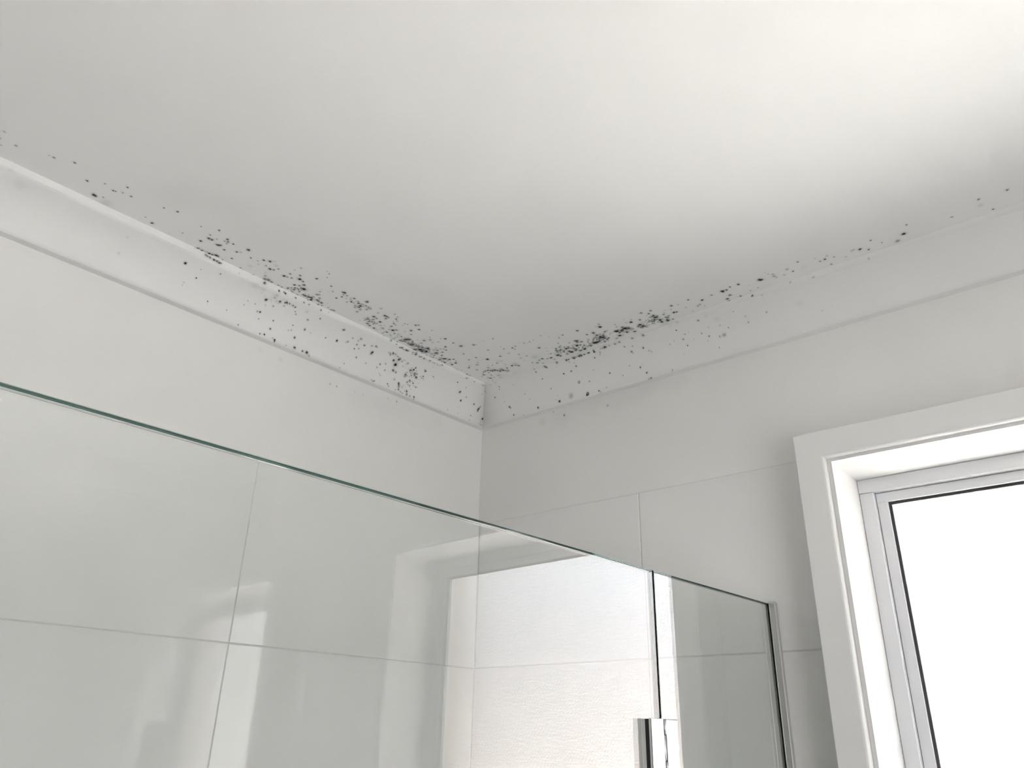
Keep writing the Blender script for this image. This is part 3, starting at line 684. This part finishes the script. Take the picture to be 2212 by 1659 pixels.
'L':'7544,751,251,70 7267,569,136,80 6929,244,118,56 7407,399,136,19 7412,342,156,14 7274,765,136,19 6963,844,156,24 10206,984,367,9 10027,815,741,8 8480,417,286,9 8484,746,265,9 6232,1415,298,66 6221,1596,190,56 5935,1235,232,70 5807,1246,260,75 5839,1370,219,47 5597,1297,207,56 5418,1074,208,56 5310,1136,222,38 5049,1103,224,52 4876,1439,141,28 6714,1092,160,24 7304,1519,264,42 7251,1445,264,38 7186,1424,265,42 7133,1407,265,47 7085,1303,292,52 7054,1357,186,47 7331,1586,264,38 7535,750,211,75 7266,570,107,80 6967,846,187,28 7277,764,133,14 6928,243,121,52 6921,195,108,14 6572,231,122,52 6307,568,123,47 6332,461,137,47 6169,569,123,47 6037,741,302,80 5994,630,193,19 5805,823,275,70 5706,846,221,66 5678,862,221,66 5627,865,221,47 5693,772,277,24 5856,676,221,28 5552,858,194,47 5498,845,194,70 5445,755,139,52 5409,705,140,56 6015,457,179,89 6065,446,248,28 5985,317,124,56 5724,398,153,75 6291,60,137,85 5347,469,126,80 5712,223,236,70 5865,59,166,61 5781,79,208,80 5384,337,140,38 5334,365,140,38 5099,487,269,52 5144,702,197,28 4952,833,169,38 5253,857,308,19 4964,466,170,19 6356,914,541,14 6193,926,407,14 5929,897,685,11 6173,842,136,19 4638,498,100,56 5565,55,225,85 5615,73,128,47 5561,23,161,66 5215,247,276,70 5149,66,309,70 4976,60,212,70 4881,67,361,75 4815,24,164,47 5321,45,146,33 4399,534,200,85 4640,498,99,47 5150,700,227,28 4951,829,163,33 3382,1378,307,38 3233,993,240,38 3122,965,207,38 3069,981,276,47 2954,971,295,70 2794,987,261,33 2697,975,297,66 2592,965,211,33 2472,969,247,56 2325,980,213,28 2190,974,214,33 2090,970,161,28 2030,983,179,38 1984,1091,179,28 2128,873,125,24 4403,815,315,61 4640,496,116,52 4399,534,216,85 4132,723,201,42 4180,612,235,42 4208,582,167,28 3970,780,337,38 4000,715,202,33 3977,627,202,52 3980,524,169,89 3893,561,169,47 3825,680,237,56 3674,736,238,33 3588,765,273,42 3552,752,154,47 3584,599,342,75 3574,610,171,89 3588,562,205,56 3849,367,204,61 4053,148,185,38 4117,40,134,28 3600,330,188,42 3289,434,225,52 3174,490,208,38 3325,343,207,42 3125,353,174,56 3219,242,121,47 3181,211,156,38 3348,55,121,56 3304,38,138,85 3274,59,138,75 3704,14,102,47 2951,107,157,85 2914,69,245,24 3049,633,348,80 2956,695,314,94 2932,725,244,56 2957,562,419,105 3205,738,242,42 3155,776,242,52 3090,777,243,38 3018,753,243,33 3248,753,207,28 2940,423,315,61 2865,406,280,38 2570,586,283,66 2504,627,266,103 2482,689,213,47 2628,449,283,56 2586,435,212,38 2624,398,247,33 2439,560,355,42 2413,516,285,47 2373,566,249,33 2354,486,250,94 2517,516,177,38 2485,480,178,38 2225,707,215,85 2253,723,250,38 2206,574,179,89 2266,544,179,28 2170,522,287,19 1974,665,144,89 1927,631,145,19 2694,208,282,70 2672,171,282,47 2652,85,212,66 2666,136,247,38 2464,362,249,47 2502,312,213,47 2358,336,196,70 2258,278,179,89 2586,164,212,28 2445,263,178,28 2440,110,249,61 2420,52,284,42 2591,50,177,38 2536,41,159,38 2334,49,214,47 2222,61,251,66 2217,14,125,56 2830,253,316,24 2726,51,176,28 2718,709,316,19 2862,688,280,19 2783,600,246,14 1341,784,147,85 1131,588,223,56 992,403,187,89 1225,971,184,75 1179,985,111,47 1078,999,148,28 983,968,167,66 1348,785,147,75 1055,750,224,28 1130,590,298,56 897,532,169,80 991,405,225,89 600,447,209,89 420,371,344,66 394,454,172,56 408,409,191,66 417,324,230,38 1252,86,167,38 943,103,112,47 985,249,112,28 566,168,152,66 562,61,133,56 203,202,289,99 228,113,154,38 265,62,115,38 202,55,231,33 741,973,225,28 685,971,188,38 554,754,152,28 2710,1234,205,49 2549,978,199,48 7522,1876,81,38 7114,1497,90,20 7080,1416,103,25 7188,1368,91,36 7102,1597,106,25 7109,1403,67,40 7258,1688,88,31 7286,1529,99,25 7250,1493,80,20 7099,1316,96,27 7185,1245,80,31 7059,1328,91,29 7255,1388,74,29 7032,1501,86,31 7118,1343,100,42 7169,1491,102,34 7126,1389,104,25 7099,1357,100,27 7250,1491,85,33 7161,1383,107,22 7172,1371,118,29 7173,1391,93,41 7084,1253,78,38 3074,967,120,52 2769,941,77,49 2916,973,130,52 2913,959,75,42 2937,966,117,32 2583,966,93,47 2419,967,98,35 2175,977,83,38 2880,974,131,37 2733,990,137,48 3041,961,125,49 2239,976,142,35 2569,946,71,50 2138,991,121,30 2316,985,124,46 2300,991,136,47 3097,966,75,52 2352,966,122,31 2912,968,110,52 2911,992,128,38 2999,960,115,26 2936,967,91,41 2299,952,106,55 2909,958,124,43 2100,977,83,54 3095,965,74,55 1995,1011,129,55 2616,974,123,26 2449,954,91,24 2743,956,70,38 3012,955,120,39 2779,951,122,31 3092,977,121,42 3120,952,127,45 1974,1202,134,40 2442,125,141,50 2513,200,79,47 2490,681,133,48 2562,542,133,43 2485,553,116,36 2432,379,90,28 2265,468,114,28 2392,371,124,39 2318,285,128,30 2472,371,103,31 2330,503,120,44 2413,242,128,44 2533,535,93,46 2317,463,113,53 2385,498,136,24 2685,579,73,35 2336,413,89,40 2569,208,129,24 2565,641,100,52 2635,483,121,26 2422,627,99,53 2361,492,115,36 2725,613,93,34 2613,506,122,55 2395,566,131,27 2237,386,107,30 2406,259,105,54 2470,141,104,38 2445,341,132,50 2511,550,107,24 2531,289,107,29 2480,259,123,37 2324,472,77,40 2370,449,72,55 2490,106,123,40 2535,589,127,38 2358,190,141,25 2627,595,81,24 2218,280,76,48 2453,447,122,37 2511,583,101,47 2222,521,136,41 2475,486,83,42 2516,441,107,43 2212,520,126,33 2847,734,107,23 3179,710,154,34 2706,713,156,25 3159,788,151,21 2933,697,109,19 2955,721,98,21 2964,750,100,38 3147,747,143,32 3198,712,103,22 3043,759,95,26 2824,744,139,38 2735,672,151,36 3180,798,128,20 3127,777,128,21 2858,697,128,25 3090,729,94,24 3210,761,116,22 3161,788,91,34 5768,891,122,7 5775,808,211,11 5798,781,203,9 5661,835,193,13 5988,798,199,9 5862,814,190,7 5787,848,178,9 5925,858,182,13 5959,778,178,12 5584,845,176,9 5725,850,144,9 5928,744,195,8 6100,804,187,6 5774,908,202,8 5871,788,212,10 5822,761,116,10 5928,927,189,11 5924,851,229,6 5937,844,111,8 5706,893,192,12',
'R':'964,969,224,24 805,952,150,28 981,839,168,75 942,779,131,52 560,830,227,28 719,616,227,52 919,439,113,52 1003,297,206,103 1030,260,150,66 1074,87,187,99 1348,18,129,42 1520,481,147,38 1589,542,129,24 1345,783,111,33 1597,334,147,33 1233,358,112,24 2068,916,180,80 2117,709,162,89 2080,999,251,28 2357,961,355,47 2346,992,178,56 2377,942,213,47 2217,424,162,56 1760,89,219,103 2341,89,215,103 2657,970,246,47 2665,671,159,75 2860,672,123,66 3027,755,140,56 2653,130,425,21 2326,221,90,38 2256,146,108,28 2580,878,141,19 2906,959,302,52 2962,960,211,38 3086,952,226,80 3071,972,301,38 3231,964,389,56 3269,967,329,56 3365,962,238,47 3466,966,252,75 3588,961,385,56 3859,975,352,70 3801,966,265,38 4098,972,320,42 4204,979,290,42 4494,966,259,47 4726,950,343,47 3963,976,292,19 2675,991,244,47 3697,894,207,38 2932,898,182,28 3029,844,151,28 5493,980,336,19 5330,964,394,9 3518,811,179,80 3669,845,148,42 3026,756,212,52 2860,676,168,75 2663,669,184,70 3366,542,150,28 3179,326,151,70 3342,63,165,94 3694,368,194,70 3963,232,133,61 4174,396,147,47 4391,296,175,75 4381,275,146,47 4452,343,116,24 4494,143,189,103 4599,679,246,70 4334,680,262,56 4349,639,117,38 4249,841,204,56 4410,794,174,38 4688,581,202,24 4730,543,202,28 4748,77,101,19 4758,33,86,19 5038,41,200,33 5386,822,198,103 5513,676,155,66 5440,590,212,42 5484,695,113,24 5593,700,113,28 5473,436,156,75 5150,573,200,19 5646,517,141,19 5824,590,126,42 5943,488,196,19 5998,675,223,11 5875,877,167,28 5255,621,199,14 5356,288,170,11 2652,135,553,19 3534,89,179,24 3380,28,210,24 2340,88,217,103 4563,11,232,47 4514,9,232,28 3085,64,136,80 3079,52,136,80 3068,45,136,80 3055,46,136,80 3045,54,136,80 3041,68,137,80 3044,83,137,40 3053,93,137,40 3065,96,136,40 3077,91,136,80 3085,79,136,80 2950,371,107,47 2940,357,107,47 2926,352,107,47 2914,359,107,47 2910,374,107,47 2916,390,107,24 2929,400,107,24 2942,399,107,47 2951,388,107,47 3030,42,182,66 6994,1427,249,66 7164,996,186,28 7683,1610,215,28 8076,1134,275,19 8982,1154,241,19 5876,883,257,28 6211,784,447,14 6211,644,256,19 6348,547,128,56 6558,842,158,24 6729,530,222,28 7103,618,220,28 5824,590,97,56 5939,491,194,24 6132,420,225,33 6221,427,417,24 5890,408,194,14 6058,206,129,56 7690,580,559,9 8007,321,186,14 6720,665,316,11 6058,930,447,9 3706,944,89,38 3287,951,141,47 3107,969,105,30 3080,952,90,56 3189,972,117,37 2902,981,159,44 3152,969,132,48 3582,943,140,48 3590,937,139,54 3105,949,165,46 3003,959,76,35 3427,954,154,30 3749,965,132,32 2900,980,134,27 3344,954,93,53 3768,986,95,24 3058,987,88,28 3137,954,143,35 3588,995,126,55 3196,966,93,35 3751,972,105,34 3325,973,136,35 3336,971,91,50 3126,963,98,34 3111,971,103,41 3345,963,98,49 3888,975,151,56 3262,951,156,25 2928,980,85,49 2892,956,143,40 3434,969,106,44 3116,983,132,29 3117,976,111,24 3213,958,164,49 3849,964,137,32 3431,974,123,32 3098,957,113,30 2959,966,156,53 3030,960,76,31 3451,967,121,45',
'l':'5305,2223,98,47 5301,2010,421,11 5737,2036,480,7 4043,1914,134,56 4194,1914,234,19 4042,1915,134,47 4198,1910,234,14 3613,1945,153,19 3408,1961,172,24 2778,2088,176,19 2548,2095,213,33 3695,1790,1212,2 3571,1863,1677,3 3316,2045,1758,2 3329,1821,1703,2 2956,1871,1492,3 3082,1903,1253,2 2750,1886,2026,2 2646,1863,1386,2 2355,2134,2088,2 2377,1816,2137,2 2193,2051,1678,2 1985,1790,1313,2 1851,2018,2033,1 1642,1878,1485,3 1402,2035,1381,3 1382,1938,1841,2',
'r':'448,2233,211,47 2071,2166,127,56 2356,2023,197,42 1759,2013,730,8 3450,1962,299,24 2353,2022,202,38 1894,2032,1916,1 2121,2152,1440,1 2225,1955,2521,2 2337,1950,1511,1 2276,2064,1931,2 2608,2123,2530,1 2626,2096,1719,1 2654,2214,1824,2 3006,2123,1755,1 2935,2173,2280,2 3078,2049,2162,2 3312,2214,1771,2 3300,2249,2153,1 3590,2027,2075,2 3460,2173,2116,1 3787,2068,2062,2 3782,2172,2274,1 4025,2161,2304,2 4159,1929,1900,1 4241,2071,2360,1 4315,2078,1499,2 4403,2200,2053,1 4513,2034,2098,1 4515,2209,1796,2 4633,2127,1343,1 4746,2192,1355,1 4864,2045,1324,1 4982,2012,1951,2 5056,2070,1724,1 5200,2062,1400,2'}
random.seed(3)
MEAS = {}


def parse(k):
    return [tuple(int(a) for a in q.split(',')) for q in MOULD[k].split()]


class Colonies:
    def __init__(self):
        self.v, self.f, self.c, self.n = [], [], [], 0

    def add(self, p, n, r, d, lift):
        if d < .22 and r > .0035:
            return self.blot(p, n, r * 1.5, d * .7, lift, 1.0)
        self.blot(p, n, r * 1.9, d * 0.22, lift - .00015, 1.0)
        self.blot(p, n, r, d, lift, 0.0)

    def blot(self, p, n, r, d, lift, soft):
        n = n.normalized()
        t1 = n.cross(Vector((.31, .2, .93))).normalized()
        t2 = n.cross(t1)
        k = 18 if soft and r > .01 else 11
        ph = random.uniform(0, 6.28)
        el = 1.0 + random.uniform(0, .3)
        ea = random.uniform(0, 3.14)
        b = len(self.v)
        p = p + n * lift
        self.v.append(p)
        self.c.append((1.0, d, soft))
        wob = [random.uniform(.72, 1.18) if not soft else random.uniform(.9, 1.1) for _ in range(k)]
        for ring, (fr, val) in enumerate(((.35, .80), (.7, .25), (1.0, 0.0)) if soft else ((.5, .55), (1.0, 0.0))):
            for i in range(k):
                a = ph + 6.2832 * i / k
                w = wob[i] * fr * r * (1 + (el - 1) * abs(math.cos(a - ea)))
                self.v.append(p + t1 * (w * math.cos(a)) + t2 * (w * math.sin(a)))
                self.c.append((val, d, soft))
        nr = 3 if soft else 2
        for i in range(k):
            j = (i + 1) % k
            self.f.append((b, b + 1 + i, b + 1 + j))
            for q in range(nr - 1):
                o = b + 1 + q * k
                self.f.append((o + i, o + k + i, o + k + j, o + j))

    def obj(self, name):
        me = bpy.data.meshes.new(name)
        me.from_pydata([tuple(v) for v in self.v], [], self.f)
        at = me.attributes.new('growth', 'FLOAT_COLOR', 'POINT')
        for i, (a, d, s) in enumerate(self.c):
            at.data[i].color = (a, d, s, 1)
        return link(name, me, M_MOULD)


def cove_point(side, s, tau):
    H = HL if side == 'L' else HR
    hs = interp(H, s)
    if tau <= 1:
        q = cove(hs, tau)
        e = cove(hs, min(1, tau + .01)) - cove(hs, max(0, tau - .01))
    else:
        q = Vector((CW, ZH - hs + hs * (tau - 1)))
        e = Vector((0, 1))
    n2 = Vector((e.y, -e.x)).normalized()          # towards the room
    if side == 'L':
        return Vector((q.x, -s, q.y)), Vector((n2.x, 0, n2.y))
    return Vector((s, -q.x, q.y)), Vector((0, -n2.x, n2.y))


RL = Matrix.Rotation(-THW, 3, 'Z')
groups = {k: Colonies() for k in ('cl', 'cc', 'cr', 'l', 'r', 'wl', 'wr')}
cnt = 0
RS = 1.08
for (x, y, r, d) in parse('C'):
    x, y, r, d = x / 1e4, -y / 1e4, r / 1e5 * RS, d / 100
    g = 'cl' if (y < -.20 and x < .25) or -y > x * 1.0 + .02 and y < -.15 else ('cr' if x > .24 else 'cc')
    cnt += 1
    groups[g].add(Vector((x, y, ZH)), Vector((0, 0, -1)), r, d, .00035 + (cnt % 60) * 1.2e-5)
for side in 'LR':
    for (s, t, r, d) in parse(side):
        cnt += 1
        P, n = cove_point(side, s / 1e4, t / 1e3)
        if side == 'L':
            P, n = RL @ P, RL @ n
        groups[side.lower()].add(P, n, r / 1e5 * RS, d / 100, .0004 + (cnt % 40) * 1e-5)
for (y, z, r, d) in parse('l'):
    groups['wl'].add(RL @ Vector((0, -y / 1e4, z / 1e4 + Z0)), RL @ Vector((1, 0, 0)), r / 1e5 * RS, d / 100, .0004)
for (x, z, r, d) in parse('r'):
    cnt += 1
    groups['wr'].add(Vector((x / 1e4, 0, z / 1e4 + Z0)), Vector((0, -1, 0)), r / 1e5 * RS, d / 100, .0004 + (cnt % 40) * 1e-5)
for k, nm, lab in (('cl', 'mould_colony', 'black mould speckles on the ceiling along the left cornice'),
                   ('cc', 'mould_colony', 'scattered mould dots and a squiggle on the ceiling in the corner'),
                   ('cr', 'mould_colony', 'dense black mould on the ceiling edge above the window wall'),
                   ('l', 'mould_colony', 'mould spots on the cornice of the left wall'),
                   ('r', 'mould_colony', 'mould spots on the cornice of the window wall'),
                   ('wl', 'mould_stain', 'faint mould smudge on the left wall under the cornice'),
                   ('wr', 'mould_stain', 'faint grey-yellow mould smear on the window wall under the cornice')):
    if groups[k].v:
        o = groups[k].obj(nm)
        tag(o, lab, 'mould', 'mould around the ceiling corner', 'stuff')

# ------------------------------------------------------------------ unseen doorway added in the right wall to hold the fill lamp
dr = empty('door_1', (XR, (DX0 + DX1) / 2, 0))
tag(dr, 'unseen white painted doorway added for the fill lamp opposite the shower', kind='structure')
for y0, y1 in ((DX0 - .06, DX0), (DX1, DX1 + .06)):
    Geo().box(XR - .016, XR - .0005, y0, y1, .002, DZ + .0, .003).obj('architrave', M_TRIM, dr)
Geo().box(XR - .016, XR - .0005, DX0 - .06, DX1 + .06, DZ, DZ + .06, .003).obj('architrave', M_TRIM, dr)
Geo().box(XR + .12, XR + .14, DX0 - .02, DX1 + .02, -.02, DZ + .02).obj('hall_wall', M_WALL, dr)

# ------------------------------------------------------------------ outside, blurred by the frosted pane
oy0, oy1 = .110, .190
EX0, EX1 = XJ0 - .008, XJ1 - .010       # brick opening
EZ0, EZ1 = ZJ0 - .03, ZJ1 + .03
ext = (Geo().box(-.3, EX0 - .002, oy0, oy1 - .004, -.1, ZH + .3).box(EX1 + .002, XR + .3, oy0, oy1 - .004, -.1, ZH + .3)
       .box(EX0 - .002, EX1 + .002, oy0, oy1 - .004, EZ1 + .09, ZH + .3).box(EX0 - .002, EX1 + .002, oy0, oy1 - .004, -.1, EZ0 - .09))
ext = ext.obj('wall_outside', M_MORTAR)
tag(ext, 'cream brick outer wall round the window opening', kind='structure')
bh, bl = .086, .24
nrow = 16
for side in (0, 1):
    for i in range(nrow):
        z0 = EZ0 - .1 + i * bh
        if z0 + .076 > EZ1 + .25:
            continue
        L = .230 if i % 2 else .110
        x0, x1 = (EX0 - L, EX0) if side == 0 else (EX1, EX1 + L)
        g = Geo().box(x0 - (x0 + x1) / 2, x1 - (x0 + x1) / 2, -.038, .038, 0, .076, .002)
        o = g.obj('brick', M_BRICK)
        o.location = ((x0 + x1) / 2, oy0 + .0392, z0)
        o.parent = ext
nb = 7
for i in range(nb):
    w = (EX1 - EX0) / nb
    o = Geo().box(-w / 2 + .005, w / 2 - .005, -.038, .038, 0, .08, .002).obj('brick', M_BRICK)
    o.location = (EX0 + (i + .5) * w, oy0 + .0392, EZ1)
    o.parent = ext
    o = Geo().box(-w / 2 + .005, w / 2 - .005, -.038, .038, 0, .08, .002).obj('brick', M_BRICK)
    o.location = (EX0 + (i + .5) * w, oy0 + .0392, EZ0 - .085)
    o.parent = ext

gw = empty('garden_wall', (.5, 4.86, -.3))
tag(gw, 'rendered terracotta garden wall blurred behind the frosted window', kind='structure')
Geo().box(-9, 11, 4.8, 4.92, -.3, 2.02).obj('wall_body', M_PEACH, gw)
Geo().box(-9.02, 11.02, 4.77, 4.95, 2.0205, 2.07, .008).obj('coping', M_MORTAR, gw)
for x in (-2.4, .2, 2.8, 5.4):
    Geo().box(x - .12, x + .12, 4.74, 4.7995, -.3, 2.02, .004).obj('pier', M_PEACH, gw)
gd = Geo().box(-40, 40, .3, 60, -.45, -.3).obj('ground', M_GROUND)
tag(gd, 'pale concrete ground outside the window', kind='structure')
